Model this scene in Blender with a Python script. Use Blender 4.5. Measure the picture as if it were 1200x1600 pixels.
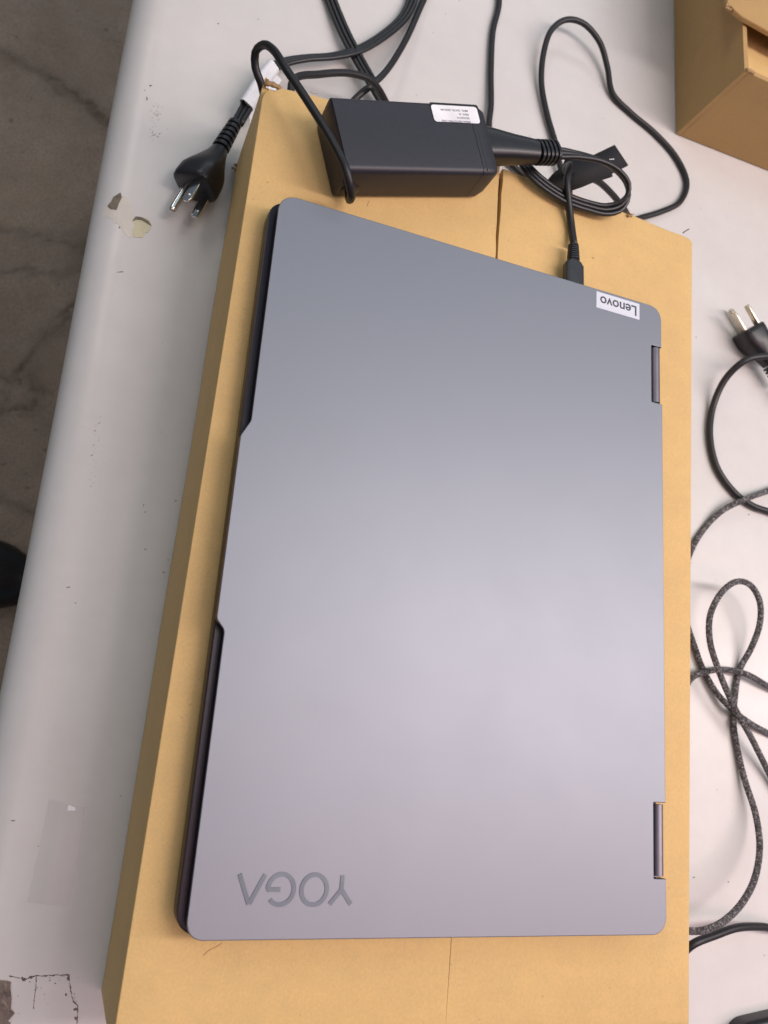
import bpy, bmesh, math, random
import numpy as np
from mathutils import Vector, Matrix, Euler, noise
random.seed(7)
S = bpy.context.scene
COL = S.collection
for o in list(bpy.data.objects):
    bpy.data.objects.remove(o)

# ------------------------------------------------------------------ camera
# world: metres; x = right, y = away, z = up; z = 0 is the top face of the laptop lid
FPX = 1270.65
R = np.array([[0.92805302, 0.07878915, 0.36401904],
              [-0.16335528, 0.9644519, 0.20771995],
              [-0.33471278, -0.25223956, 0.90793313]])
CAM = np.array([-0.06550756, 0.09377035, 0.37554443])
cd = bpy.data.cameras.new("camera"); cam = bpy.data.objects.new("camera", cd); COL.objects.link(cam)
M = Matrix(R.T.tolist()).to_4x4(); M.translation = Vector(CAM); cam.matrix_world = M
cd.sensor_fit = 'VERTICAL'; cd.sensor_height = 36; cd.sensor_width = 27
cd.lens = FPX / 1600 * 36; cd.clip_start = .01; cd.clip_end = 50
cd.dof.use_dof = True; cd.dof.focus_distance = .43; cd.dof.aperture_fstop = 13
S.camera = cam

TABLE = -.098; BOXTOP = -.018; FLOOR = -.838

# ------------------------------------------------------------------ light
w = bpy.data.worlds.new("World"); S.world = w; w.use_nodes = True
bg = w.node_tree.nodes['Background']
bg.inputs[0].default_value = (.56, .72, .92, 1); bg.inputs[1].default_value = .16

def area(name, loc, size, power, col, target=None, spread=180):
    l = bpy.data.lights.new(name, 'AREA'); l.shape = 'RECTANGLE'; l.size, l.size_y = size
    l.energy = power; l.color = col; l.spread = math.radians(spread)
    o = bpy.data.objects.new(name, l); COL.objects.link(o); o.location = loc
    if target is not None:
        o.rotation_euler = (Vector(target) - Vector(loc)).to_track_quat('-Z', 'Y').to_euler()
    return o
# ceiling strip lights over the bench, plus unseen tinted panels and fills added
area('ceiling_or_added_lamp', (1.85, .30, 1.65), (2.9, .24), 34, (1, .86, .84))
area('ceiling_or_added_lamp', (1.55, -.65, 1.9), (3.3, .9), 19, (1, .60, .63))  # unseen panel added to tint the lid's near reflection pink
area('ceiling_or_added_lamp', (1.55, .42, 1.9), (3.3, .8), 16, (1, .97, .92))
area('ceiling_or_added_lamp', (1.5, 1.5, 1.9), (3.8, .8), 7, (.55, .82, 1))  # unseen panel added for a bluish reflection at the lid's far end
area('ceiling_or_added_lamp', (.6, 3.6, 1.9), (3.6, .6), 27, (.84, .93, 1))  # unseen fill added to brighten the far tabletop
area('ceiling_or_added_lamp', (-1.0, -.75, 1.9), (.16, 1.5), 4, (1, .92, .90))
area('ceiling_or_added_lamp', (-1.4, 1.9, 1.9), (.5, 1.4), 12, (1, .93, .88))  # unseen fill added for the left tabletop and the box's left side

S.view_settings.view_transform = 'Standard'; S.view_settings.look = 'None'
S.view_settings.exposure = .20; S.view_settings.gamma = 1
S.render.resolution_x, S.render.resolution_y = 768, 1024
S.render.engine = 'CYCLES'

# ------------------------------------------------------------------ helpers
def at(px, py, z):
    """the place at height z that the photograph shows at pixel (px, py)"""
    v = R.T @ np.array([(px - 600) / FPX, -(py - 800) / FPX, -1.])
    return Vector(CAM + (z - CAM[2]) / v[2] * v)

def link(name, me, mat=None, parent=None, smooth=False):
    o = bpy.data.objects.new(name, me); COL.objects.link(o)
    if mat is not None and not me.materials: me.materials.append(mat)
    if parent is not None: o.parent = parent
    if smooth:
        for p in me.polygons: p.use_smooth = True
    return o

def thing(name, label, cat, group=None):
    o = bpy.data.objects.new(name, None); COL.objects.link(o); o.empty_display_size = .02
    o['label'] = label; o['category'] = cat
    if group: o['group'] = group
    return o

def from_bm(name, bm, mat, parent=None, smooth=False):
    bmesh.ops.recalc_face_normals(bm, faces=bm.faces)
    me = bpy.data.meshes.new(name); bm.to_mesh(me); bm.free()
    o = link(name, me, mat, parent, smooth)
    return o

def smooth_by_angle(o, deg=35):
    me = o.data
    for p in me.polygons: p.use_smooth = True
    bm = bmesh.new(); bm.from_mesh(me)
    for e in bm.edges:
        e.smooth = not (len(e.link_faces) == 2 and e.calc_face_angle(0) > math.radians(deg))
    bm.to_mesh(me); bm.free()
    return o

def prism(name, pts, z0, z1, mat, parent=None, bevel=0, segs=2, top_only=True, M=None, smooth=True):
    """a flat outline extruded from z0 to z1, its rims bevelled"""
    bm = bmesh.new()
    vs = [bm.verts.new((p[0], p[1], z1)) for p in pts]
    f = bm.faces.new(vs)
    if f.normal.z < 0: pass
    r = bmesh.ops.extrude_face_region(bm, geom=[f])
    nv = [g for g in r['geom'] if isinstance(g, bmesh.types.BMVert)]
    for v in nv: v.co.z = z0
    bmesh.ops.recalc_face_normals(bm, faces=bm.faces)
    if bevel:
        es = [e for e in bm.edges if all(abs(v.co.z - z1) < 1e-7 for v in e.verts)
              or (not top_only and all(abs(v.co.z - z0) < 1e-7 for v in e.verts))]
        bmesh.ops.bevel(bm, geom=es, offset=bevel, segments=segs, profile=.5, affect='EDGES', clamp_overlap=True)
    if M is not None: bm.transform(M)
    o = from_bm(name, bm, mat, parent)
    if smooth:
        smooth_by_angle(o, 40); me = o.data; caps = set()
        for p in me.polygons:
            if len(p.vertices) > 4: p.use_smooth = False; caps.update(p.edge_keys)
        for e in me.edges:
            if e.key in caps: e.use_edge_sharp = True
    return o

def round_poly(pts, rad, n=6):
    """round the corners of an outline; rad is one value or one per corner"""
    out = []; N = len(pts)
    for i, p in enumerate(pts):
        r = rad[i] if isinstance(rad, (list, tuple)) else rad
        if r <= 0: out.append(p); continue
        P = Vector(p); A = Vector(pts[i - 1]) - P; B = Vector(pts[(i + 1) % N]) - P
        ang = A.angle(B); d = min(r / math.tan(ang / 2), A.length * .49, B.length * .49)
        a = P + A.normalized() * d; b = P + B.normalized() * d
        for k in range(n + 1):
            t = k / n
            out.append(tuple((1 - t) ** 2 * a + 2 * t * (1 - t) * P.lerp((a + b) / 2, .17) + t * t * b))
    return out

def box(name, lo, hi, mat, parent=None, bevel=0, M=None, segs=2):
    bm = bmesh.new()
    bmesh.ops.create_cube(bm, size=1)
    for v in bm.verts:
        v.co = Vector([(lo[i] + hi[i]) / 2 + v.co[i] * (hi[i] - lo[i]) for i in range(3)])
    if bevel: bmesh.ops.bevel(bm, geom=list(bm.edges), offset=bevel, segments=segs, profile=.5, affect='EDGES')
    if M is not None: bm.transform(M)
    o = from_bm(name, bm, mat, parent)
    return smooth_by_angle(o, 50)

def catmull(pts, step):
    P = [Vector(p) for p in pts]
    P = [P[0] * 2 - P[1]] + P + [P[-1] * 2 - P[-2]]
    out = []
    for i in range(1, len(P) - 2):
        p0, p1, p2, p3 = P[i - 1:i + 3]
        d0 = max((p1 - p0).length ** .5, 1e-5); d1 = max((p2 - p1).length ** .5, 1e-5); d2 = max((p3 - p2).length ** .5, 1e-5)
        m1 = ((p1 - p0) / d0 - (p2 - p0) / (d0 + d1) + (p2 - p1) / d1) * d1
        m2 = ((p2 - p1) / d1 - (p3 - p1) / (d1 + d2) + (p3 - p2) / d2) * d1
        n = max(2, int((p2 - p1).length / step))
        for k in range(n):
            t = k / n; t2 = t * t; t3 = t2 * t
            out.append((2 * t3 - 3 * t2 + 1) * p1 + (t3 - 2 * t2 + t) * m1 + (-2 * t3 + 3 * t2) * p2 + (t3 - t2) * m2)
    out.append(P[-2]); return out

def circle_profile(r, n=14):
    return [(r * math.cos(2 * math.pi * k / n), r * math.sin(2 * math.pi * k / n)) for k in range(n)]

def flat_profile(w, h, cores=3, n=11):
    """outline of a flat cord of round cores side by side, with grooves between them"""
    r = h / 2; pitch = (w - h) / (cores - 1); cs = [-(w - h) / 2 + i * pitch for i in range(cores)]
    top = []
    for i, c in enumerate(cs):
        a0 = math.radians(150 if i > 0 else 180); a1 = math.radians(30 if i < cores - 1 else 0)
        m = n if i in (0, cores - 1) else n - 3
        for k in range(m):
            a = a0 + (a1 - a0) * k / (m - 1); top.append((c + r * math.cos(a), r * math.sin(a)))
    bot = [(-x, -y) for x, y in top]
    return top + bot[1:-1]

def sweep(name, pts, prof, mat, parent=None, step=.0025, rolls=None, closed_ends=True, scale=None):
    path = catmull(pts, step); n = len(path); m = len(prof)
    # roll (radians) is interpolated over the control points by arc length
    key = [0.]
    for i in range(1, len(pts)): key.append(key[-1] + (Vector(pts[i]) - Vector(pts[i - 1])).length)
    arc = [0.]
    for i in range(1, n): arc.append(arc[-1] + (path[i] - path[i - 1]).length)
    L = arc[-1]
    verts = []; prev = None
    for i, p in enumerate(path):
        T = (path[min(i + 1, n - 1)] - path[max(i - 1, 0)]).normalized()
        if prev is None:
            side = T.cross(Vector((0, 0, 1)));
            if side.length < .2: side = T.cross(Vector((0, 1, 0)))
            side.normalize()
        elif rolls is None:
            side = (prev - T * prev.dot(T)).normalized()
        else:
            side = T.cross(Vector((0, 0, 1)))
            if side.length < .25: side = (prev - T * prev.dot(T))
            side.normalize()
            side = (side * .5 + prev * .5 if side.dot(prev) > 0 else prev - T * prev.dot(T)).normalized()
        prev = side.copy()
        if rolls is not None:
            a = np.interp(arc[i] / L * key[-1], key, rolls)
            s2 = Matrix.Rotation(a, 3, T) @ side
        else: s2 = side
        up = s2.cross(T).normalized()
        sc = 1 if scale is None else np.interp(i / (n - 1), scale[0], scale[1])
        for x, y in prof: verts.append(p + s2 * x * sc + up * y * sc)
    faces = []; uvs = []
    for i in range(n - 1):
        for k in range(m):
            k2 = (k + 1) % m
            faces.append((i * m + k, i * m + k2, (i + 1) * m + k2, (i + 1) * m + k))
            uvs += [(k / m, arc[i]), ((k + 1) / m, arc[i]), ((k + 1) / m, arc[i + 1]), (k / m, arc[i + 1])]
    if closed_ends:
        faces.append(tuple(range(m))[::-1]); faces.append(tuple((n - 1) * m + k for k in range(m)))
        uvs += [(0, 0)] * m * 2
    me = bpy.data.meshes.new(name); me.from_pydata([tuple(v) for v in verts], [], faces)
    uv = me.uv_layers.new(name='UVMap'); uv.data.foreach_set('uv', np.array(uvs, dtype=np.float32).ravel())
    bm = bmesh.new(); bm.from_mesh(me); bmesh.ops.recalc_face_normals(bm, faces=bm.faces); bm.to_mesh(me); bm.free()
    o = link(name, me, mat, parent, True)
    return o

def px(L): return [at(*p) for p in L]

def loft(name, rings, mat, parent=None, M=None, cap=True, deg=40):
    bm = bmesh.new(); RR = [[bm.verts.new(p) for p in r] for r in rings]; m = len(rings[0])
    for a, b in zip(RR, RR[1:]):
        for k in range(m): bm.faces.new((a[k], a[(k + 1) % m], b[(k + 1) % m], b[k]))
    if cap: bm.faces.new(RR[0][::-1]); bm.faces.new(RR[-1])
    if M is not None: bm.transform(M)
    return smooth_by_angle(from_bm(name, bm, mat, parent), deg)

def srect(x, hy, hz, n=28, e=3.0, dy=0, dz=0, hz2=None):
    """super-ellipse ring in the plane x; hz2: half height below the middle"""
    out = []
    for k in range(n):
        a = 2 * math.pi * k / n; c, s = math.cos(a), math.sin(a)
        z = abs(s) ** (2 / e) * (1 if s > 0 else -1); z *= hz if (z > 0 or hz2 is None) else hz2
        out.append((x, dy + hy * abs(c) ** (2 / e) * (1 if c > 0 else -1), dz + z))
    return out

def frame(o, fwd, roll=0):
    """matrix: local x along fwd, local z as near world up as can be, rolled about x"""
    f = Vector(fwd).normalized(); y = Vector((0, 0, 1)).cross(f).normalized(); z = f.cross(y)
    m = Matrix((f, y, z)).transposed().to_4x4(); m.translation = Vector(o)
    return m @ Matrix.Rotation(roll, 4, 'X')

def text_mesh(body, size, mat, name, parent, M, ext=.00012, bold=0, width=None):
    cu = bpy.data.curves.new('lettering', 'FONT'); cu.body = body; cu.size = size; cu.extrude = ext
    cu.offset = bold; cu.resolution_u = 4
    t = bpy.data.objects.new('lettering', cu); COL.objects.link(t)
    dg = bpy.context.evaluated_depsgraph_get(); me = bpy.data.meshes.new_from_object(t.evaluated_get(dg))
    bpy.data.objects.remove(t)
    xs = [v.co.x for v in me.vertices]; x0, x1 = min(xs), max(xs)
    for v in me.vertices:
        v.co.x -= x0
        if width: v.co.x *= width / (x1 - x0)
    me.transform(M); me.materials.clear()
    return link(name, me, mat, parent)

# ------------------------------------------------------------------ materials
class NT:
    def __init__(s, name):
        s.m = bpy.data.materials.new(name); s.m.use_nodes = True; s.t = s.m.node_tree
        s.b = s.t.nodes['Principled BSDF']; s.tc = s.n('ShaderNodeTexCoord')
        s.P = s.tc.outputs['Object']
    def n(s, kind, **kw):
        x = s.t.nodes.new(kind)
        for k, v in kw.items(): setattr(x, k, v)
        return x
    def l(s, a, b): s.t.links.new(a, b)
    def mapping(s, sc, rot=(0, 0, 0), src=None):
        m = s.n('ShaderNodeMapping'); m.inputs['Scale'].default_value = sc; m.inputs['Rotation'].default_value = rot
        s.l(src or s.P, m.inputs[0]); return m.outputs[0]
    def noise(s, scale, detail=4, rough=.55, vec=None, dist=0):
        x = s.n('ShaderNodeTexNoise'); x.inputs['Scale'].default_value = scale; x.inputs['Detail'].default_value = detail
        x.inputs['Roughness'].default_value = rough; x.inputs['Distortion'].default_value = dist
        s.l(vec or s.P, x.inputs['Vector']); return x.outputs['Fac']
    def ramp(s, f, stops):
        x = s.n('ShaderNodeValToRGB'); e = x.color_ramp.elements
        while len(e) < len(stops): e.new(.5)
        for el, (p, c) in zip(e, stops):
            el.position = p; el.color = (*c, 1) if len(c) == 3 else c
        s.l(f, x.inputs[0]); return x.outputs[0]
    def mix(s, f, a, b, mode='MIX'):
        x = s.n('ShaderNodeMix', data_type='RGBA', blend_type=mode)
        for i, v in ((0, f), (6, a), (7, b)):
            if isinstance(v, (int, float)): x.inputs[i].default_value = v
            elif isinstance(v, tuple): x.inputs[i].default_value = (*v, 1)
            else: s.l(v, x.inputs[i])
        return x.outputs[2]
    def math(s, op, a, b=0):
        x = s.n('ShaderNodeMath', operation=op)
        for i, v in ((0, a), (1, b)):
            if isinstance(v, (int, float)): x.inputs[i].default_value = v
            else: s.l(v, x.inputs[i])
        return x.outputs[0]
    def bump(s, h, strength=.3, dist=.001, normal=None):
        x = s.n('ShaderNodeBump'); x.inputs['Strength'].default_value = strength; x.inputs['Distance'].default_value = dist
        s.l(h, x.inputs['Height'])
        if normal is not None: s.l(normal, x.inputs['Normal'])
        return x.outputs[0]
    def out(s, col=None, rough=None, metal=None, normal=None, spec=None, coat=None):
        for k, v in (('Base Color', col), ('Roughness', rough), ('Metallic', metal), ('Normal', normal), ('Specular IOR Level', spec), ('Coat Weight', coat)):
            if v is None: continue
            if isinstance(v, (int, float)): s.b.inputs[k].default_value = v
            elif isinstance(v, tuple): s.b.inputs[k].default_value = (*v, 1)
            else: s.l(v, s.b.inputs[k])
        return s.m

def mat_cardboard(name, base, along='y', seed=0):
    t = NT(name); b = Vector(base)
    v = t.mapping((1, 1, 1)); v.node.inputs['Location'].default_value = (seed, seed * .7, 0)
    big = t.noise(9, 5, .6, v); fib = t.noise(900, 3, .6, t.mapping((1, .8, 1), src=v)); mid = t.noise(70, 5, .65, v)
    c = t.ramp(big, [(.3, tuple(b * .88)), (.7, tuple(b * 1.06))])
    c = t.mix(.42, c, t.ramp(mid, [(.3, tuple(b * .82)), (.7, tuple(b * 1.15))]))
    stk_ = t.noise(40, 5, .7, t.mapping((.12, 1, 1) if along == 'y' else (1, .12, 1), src=v)); c = t.mix(.25, c, t.ramp(stk_, [(.3, tuple(b * .86)), (.7, tuple(b * 1.1))]))
    c = t.mix(.2, c, t.ramp(fib, [(.32, tuple(b * .74)), (.68, tuple(b * 1.22))]))
    sp = t.noise(330, 2, .5, v); c = t.mix(t.ramp(sp, [(.70, (0, 0, 0)), (.78, (.45, .45, .45))]), c, tuple(b * .5))
    # faint flutes of the corrugated board under the paper, and shallow dents
    sx = t.n('ShaderNodeSeparateXYZ'); t.l(t.P, sx.inputs[0])
    fl = t.math('SINE', t.math('MULTIPLY', sx.outputs['Y' if along == 'x' else 'X'], 2 * math.pi / .0065))
    h = t.math('ADD', t.math('MULTIPLY', fl, .05), t.math('MULTIPLY', t.noise(16, 4, .6, v), 2.2))
    h = t.math('ADD', h, t.math('MULTIPLY', fib, .04))
    return t.out(c, t.ramp(mid, [(.3, (.62, .62, .62)), (.7, (.78, .78, .78))]), 0, t.bump(h, .38, .0006), .35)

CARD = mat_cardboard('kraft_cardboard', (.665, .445, .182))
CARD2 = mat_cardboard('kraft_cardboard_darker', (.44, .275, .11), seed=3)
CARDIN = mat_cardboard('cardboard_core', (.40, .25, .12), seed=5)

def mat_table():
    t = NT('table_laminate')
    c = t.ramp(t.noise(5, 5, .6), [(.3, (.59, .575, .55)), (.7, (.645, .628, .60))])
    c = t.mix(.25, c, t.ramp(t.noise(60, 5, .7), [(.3, (.55, .535, .51)), (.7, (.665, .65, .62))]))
    d = t.noise(210, 2, .4); c = t.mix(t.ramp(d, [(.775, (0, 0, 0)), (.80, (.6, .6, .6))]), c, (.22, .18, .16))
    st = t.noise(7, 5, .6); c = t.mix(t.ramp(st, [(.45, (0, 0, 0)), (.85, (.4, .4, .4))]), c, (.50, .455, .43))
    r = t.ramp(t.noise(22, 4, .6), [(.3, (.28, .28, .28)), (.7, (.34, .34, .34))])
    return t.out(c, r, 0, t.bump(t.noise(380, 3, .6), .06, .0006), .36)
TAB = mat_table()

def mat_floor():
    t = NT('stained_concrete')
    c = t.ramp(t.noise(3.2, 7, .65, dist=.4), [(.28, (.21, .148, .098)), (.5, (.315, .228, .155)), (.72, (.42, .31, .215))])
    c = t.mix(.45, c, t.ramp(t.noise(24, 8, .75), [(.3, (.15, .11, .08)), (.7, (.32, .24, .18))]))
    c = t.mix(t.ramp(t.noise(60, 3, .5), [(.68, (0, 0, 0)), (.74, (.6, .6, .6))]), c, (.05, .036, .027))
    a = t.n('ShaderNodeAttribute', attribute_name='dirt')
    c = t.mix(t.math('MULTIPLY', a.outputs['Fac'], .85), c, (.04, .028, .020))
    c = t.mix(t.ramp(t.noise(330, 3, .6), [(.35, (.45, .45, .45)), (.6, (0, 0, 0))]), c, (.09, .07, .052))
    r = t.ramp(t.noise(9, 5, .6), [(.3, (.4, .4, .4)), (.7, (.62, .62, .62))])
    return t.out(c, r, 0, t.bump(t.noise(90, 6, .7), .5, .002), .4)
CONC = mat_floor()

def mat_lid():
    t = NT('anodised_lid')
    g = t.noise(2600, 2, .5); sm = t.noise(9, 5, .65, dist=.8)
    c = t.ramp(g, [(.3, (.224, .238, .268)), (.7, (.250, .264, .294))])
    r = t.math('ADD', t.ramp(sm, [(.35, (.50, .50, .50)), (.75, (.52, .52, .52))]), t.math('MULTIPLY', g, .04))
    # a few greasy finger marks, rougher and duller
    fm = t.ramp(t.noise(26, 2, .4), [(.72, (0, 0, 0)), (.82, (1, 1, 1))])
    c = t.mix(t.math('MULTIPLY', fm, .28), c, (.22, .23, .26))
    sc = t.noise(24, 3, .6); r = t.math('ADD', r, t.math('MULTIPLY', sc, .03))
    return t.out(c, t.math('SUBTRACT', r, .025), .75, t.bump(g, .05, .0002), .5)
LID = mat_lid()

def simple(name, col, rough, metal=0, bump_scale=None, bump=.1, dist=.0003, spec=.5, var=.12, coat=None):
    t = NT(name); b = Vector(col)
    c = t.ramp(t.noise(bump_scale * .2 if bump_scale else 60, 4, .6), [(.3, tuple(b * (1 - var))), (.7, tuple(b * (1 + var)))])
    nrm = t.bump(t.noise(bump_scale, 3, .6), bump, dist) if bump_scale else None
    return t.out(c, rough, metal, nrm, spec, coat)
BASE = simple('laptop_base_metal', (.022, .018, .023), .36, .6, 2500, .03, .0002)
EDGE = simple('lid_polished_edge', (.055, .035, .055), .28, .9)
HINGE = simple('hinge_metal', (.21, .195, .22), .46, .9)
DARK = simple('dark_gap', (.006, .005, .007), .5)
RUBBER = simple('black_cable_rubber', (.0105, .0095, .011), .46, 0, 700, .06, .0003)
RUBBER2 = simple('black_moulded_plastic', (.013, .012, .014), .36, 0, 900, .1, .0003)
GREYP = simple('charcoal_connector_plastic', (.028, .031, .035), .42, 0, 900, .06)
ADAPT = simple('adapter_matte_plastic', (.022, .021, .029), .46, 0, 2200, .25, .0002)
PRONG = simple('nickel_prong', (.72, .69, .65), .2, 1, 300, .05)
BRASS = simple('brass_prong', (.70, .62, .50), .24, 1, 300, .05)
PAPER = simple('white_label_paper', (.80, .80, .82), .45, 0, None, 0)
STICK = simple('silver_sticker', (.70, .71, .76), .38, .15, None, 0, var=.02)
INK = simple('dark_grey_ink', (.045, .05, .06), .5)
LOGO = simple('logo_metal', (.13, .155, .18), .42, .5)
VELC = simple('black_velcro_weave', (.010, .009, .010), .75, 0, 1500, .8, .0006)
LEATH = simple('black_shoe_leather', (.006, .006, .007), .4, 0, 200, .2, .001)
FOIL = simple('dirty_tape_remnant', (.17, .13, .105), .35, .1, 140, .9, .002, var=.6)
TAPE = simple('greyed_tape', (.55, .528, .508), .26, 0, 60, .2, .0004, var=.05)
CREAM = simple('cream_glue_residue', (.64, .595, .52), .5, 0, 200, .4, .0006)
YELL = simple('yellow_primer_spot', (.58, .535, .36), .55, 0, 200, .4, .0006)
BROWN = simple('bare_particle_board', (.17, .14, .10), .7, 0, 500, .9, .0008, var=.4)
DIRT = simple('dark_scuff_dirt', (.15, .115, .095), .6, 0, 200, .5, .0005, var=.5)
SCUFF = simple('faint_grey_scuff', (.43, .405, .395), .5, 0, 200, .3, .0005, var=.2)

def mat_braid():
    t = NT('braided_textile'); sx = t.n('ShaderNodeSeparateXYZ'); t.l(t.tc.outputs['UV'], sx.inputs[0])
    u = t.math('MULTIPLY', sx.outputs[0], 8); v = t.math('MULTIPLY', sx.outputs[1], 820)
    a = t.math('ADD', u, v); b = t.math('SUBTRACT', v, u)
    s1 = t.math('SINE', t.math('MULTIPLY', a, 6.2832)); s2 = t.math('SINE', t.math('MULTIPLY', b, 6.2832))
    h = t.math('ADD', t.math('ABSOLUTE', s1), t.math('ABSOLUTE', s2))
    cv = t.n('ShaderNodeCombineXYZ'); t.l(t.math('FLOOR', a), cv.inputs[0]); t.l(t.math('FLOOR', b), cv.inputs[1])
    wn = t.n('ShaderNodeTexWhiteNoise', noise_dimensions='2D'); t.l(cv.outputs[0], wn.inputs['Vector'])
    c = t.ramp(wn.outputs['Value'], [(.0, (.06, .053, .055)), (.35, (.12, .11, .112)), (.60, (.19, .18, .183)), (.85, (.30, .29, .30)), (1., (.58, .57, .58))])
    c = t.mix(t.ramp(h, [(.3, (.5, .5, .5)), (.9, (0, 0, 0))]), c, (.02, .018, .018))
    return t.out(c, .62, 0, t.bump(h, .8, .0006), .4)
BRAID = mat_braid()

# ------------------------------------------------------------------ floor with real cracks
def build_floor():
    cr = [([(0, 85), (30, 98), (60, 112), (92, 136), (120, 150), (150, 176), (182, 200), (240, 235)], .006, .010),
          ([(75, 118), (110, 140), (140, 172), (172, 196)], .003, .006),
          ([(0, 358), (60, 370), (130, 385), (180, 392)], .0025, .006),
          ([(0, 424), (70, 427), (140, 424)], .0015, .004),
          ([(140, 380), (135, 430), (122, 480), (80, 520), (55, 545), (42, 573), (52, 600), (63, 615), (55, 635), (20, 641), (0, 645)], .004, .008),
          ([(0, 585), (25, 596), (40, 575)], .002, .005),
          ([(0, 778), (30, 790), (62, 806)], .003, .006),
          ([(0, 615), (8, 628), (2, 650)], .002, .004)]
    x0, x1, y0, y1, st = -.46, -.02, -.05, 1.32, .0035
    nx = int((x1 - x0) / st) + 1; ny = int((y1 - y0) / st) + 1
    X, Y = np.meshgrid(np.linspace(x0, x1, nx), np.linspace(y0, y1, ny))
    wob = lambda f, s: np.sin(X * f + s) * np.cos(Y * f * 1.3 + 2 * s) + .6 * np.sin(X * f * 2.7 - Y * f * 2.1 + s)
    XX = X + .004 * wob(60, 1) + .002 * wob(210, 3); YY = Y + .004 * wob(70, 4) + .002 * wob(190, 2)
    Z = .0012 * wob(11, .5); D = np.zeros_like(X)
    for pts, wd, spread in cr:
        q = [at(p[0], p[1], FLOOR) for p in pts]
        dmin = np.full_like(X, 9.)
        for a, b in zip(q, q[1:]):
            ax, ay, bx, by = a.x, a.y, b.x, b.y; L2 = (bx - ax) ** 2 + (by - ay) ** 2
            tt = np.clip(((XX - ax) * (bx - ax) + (YY - ay) * (by - ay)) / L2, 0, 1)
            dmin = np.minimum(dmin, np.hypot(XX - ax - tt * (bx - ax), YY - ay - tt * (by - ay)))
        wd = wd * .8; wv = wd * (.75 + .45 * wob(45, wd * 900))
        g = np.exp(-(dmin / np.maximum(wv, .0012)) ** 2)
        Z -= g * wd * .9; D = np.maximum(D, g * (.6 + .3 * np.clip(wob(18, wd * 700), -1, 1))); D = np.maximum(D, .38 * np.exp(-(dmin / (spread * 1.8)) ** 2))
    pc = at(128, 392, FLOOR); D = np.maximum(D, .5 * np.exp(-(((X - pc.x) / .022) ** 2 + ((Y - pc.y) / .05) ** 2) * (1 + .4 * wob(80, 2))))
    Z += FLOOR
    verts = np.stack([X, Y, Z], -1).reshape(-1, 3)
    idx = np.arange(nx * ny).reshape(ny, nx)
    F = np.stack([idx[:-1, :-1], idx[:-1, 1:], idx[1:, 1:], idx[1:, :-1]], -1).reshape(-1, 4)
    n0 = len(verts)
    # the rest of the slab, in four big quads round the detailed patch
    B = 3.5
    ring = [(-B, -B), (B + 1, -B), (B + 1, B + 1), (-B, B + 1)]
    inner = [idx[0, 0], idx[0, -1], idx[-1, -1], idx[-1, 0]]
    verts = np.vstack([verts, [(a, b, FLOOR) for a, b in ring]])
    faces = F.tolist() + [[n0 + i, n0 + (i + 1) % 4, int(inner[(i + 1) % 4]), int(inner[i])] for i in range(4)]
    me = bpy.data.meshes.new('concrete_floor'); me.from_pydata(verts.tolist(), [], faces)
    at_ = me.attributes.new('dirt', 'FLOAT', 'POINT'); at_.data.foreach_set('value', np.concatenate([D.ravel(), np.zeros(4)]).astype(np.float32))
    o = link('concrete_floor', me, CONC, None, True); o['kind'] = 'structure'; o['label'] = 'stained brown concrete floor with cracks beside the table'
build_floor()

# ------------------------------------------------------------------ shoe on the floor
shoe = thing('shoe', 'dark rounded toe of a black shoe on the concrete floor at the left edge', 'shoe')
c = at(2, 905, FLOOR); c.z = FLOOR
Ms = frame(c + Vector((-.055, .012, 0)), (1, -.18, 0))
rings = []
for x, hy, hz in ((-.19, .028, .06), (-.18, .035, .075), (-.10, .036, .072), (-.04, .042, .06), (.02, .046, .048), (.05, .045, .042), (.075, .038, .036), (.09, .026, .028), (.098, .012, .02)):
    rings.append(srect(x, hy, hz, 24, 2.4, dz=.012 + 0, hz2=.004))
loft('upper', rings, LEATH, shoe, Ms)
outl = [(-.195, -.025), (-.195, .025), (-.1, .036), (0, .048), (.06, .045), (.09, .028), (.104, 0), (.09, -.028), (.06, -.045), (0, -.048), (-.1, -.036)]
prism('sole', round_poly(outl, .02), .0005, .012, RUBBER2, shoe, .002, M=Ms)

# ------------------------------------------------------------------ table
table = thing('worktable', 'pale grey plastic worktable with scuffed rounded edge under the cardboard boxes', 'table')
def tabletop():
    # cross section in x: rounded lip on the left, ruled along y
    xl, xr = -.0955, .72; r = .030
    prof = []
    for k in range(15):                      # quarter round, flattened on top like a moulded lip
        a = math.pi - math.pi / 2 * k / 14
        prof.append((xl + r * .86 + r * .86 * math.cos(a), TABLE - .022 + .0205 * math.sin(a)))
    prof += [(xl + .034, TABLE - .0009), (xl + .040, TABLE - .0002), (xl + .047, TABLE), (xr, TABLE), (xr + .018, TABLE - .02), (xr, TABLE - .045), (xl + .03, TABLE - .045), (xl + .006, TABLE - .040)]
    ys = [-.55 + k * .05 for k in range(41)]
    bm = bmesh.new()
    rings = [[bm.verts.new((x + .0006 * math.sin(y * 9), y, z)) for x, z in prof] for y in ys]
    for a, b in zip(rings, rings[1:]):
        for k in range(len(prof)): bm.faces.new((a[k], a[(k + 1) % len(prof)], b[(k + 1) % len(prof)], b[k]))
    bm.faces.new(rings[0][::-1]); bm.faces.new(rings[-1])
    smooth_by_angle(from_bm('tabletop', bm, TAB, table), 40)
tabletop()
for x in (.0, .62):
    for y in (-.45, 1.35):
        sweep('leg', [(x, y, TABLE - .045), (x, y, -.5), (x, y, FLOOR + .001)], circle_profile(.0125), simple('grey_leg_steel', (.25, .25, .26), .4, .8) if (x, y) == (0, -.45) else bpy.data.materials['grey_leg_steel'], table, .1)

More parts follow.
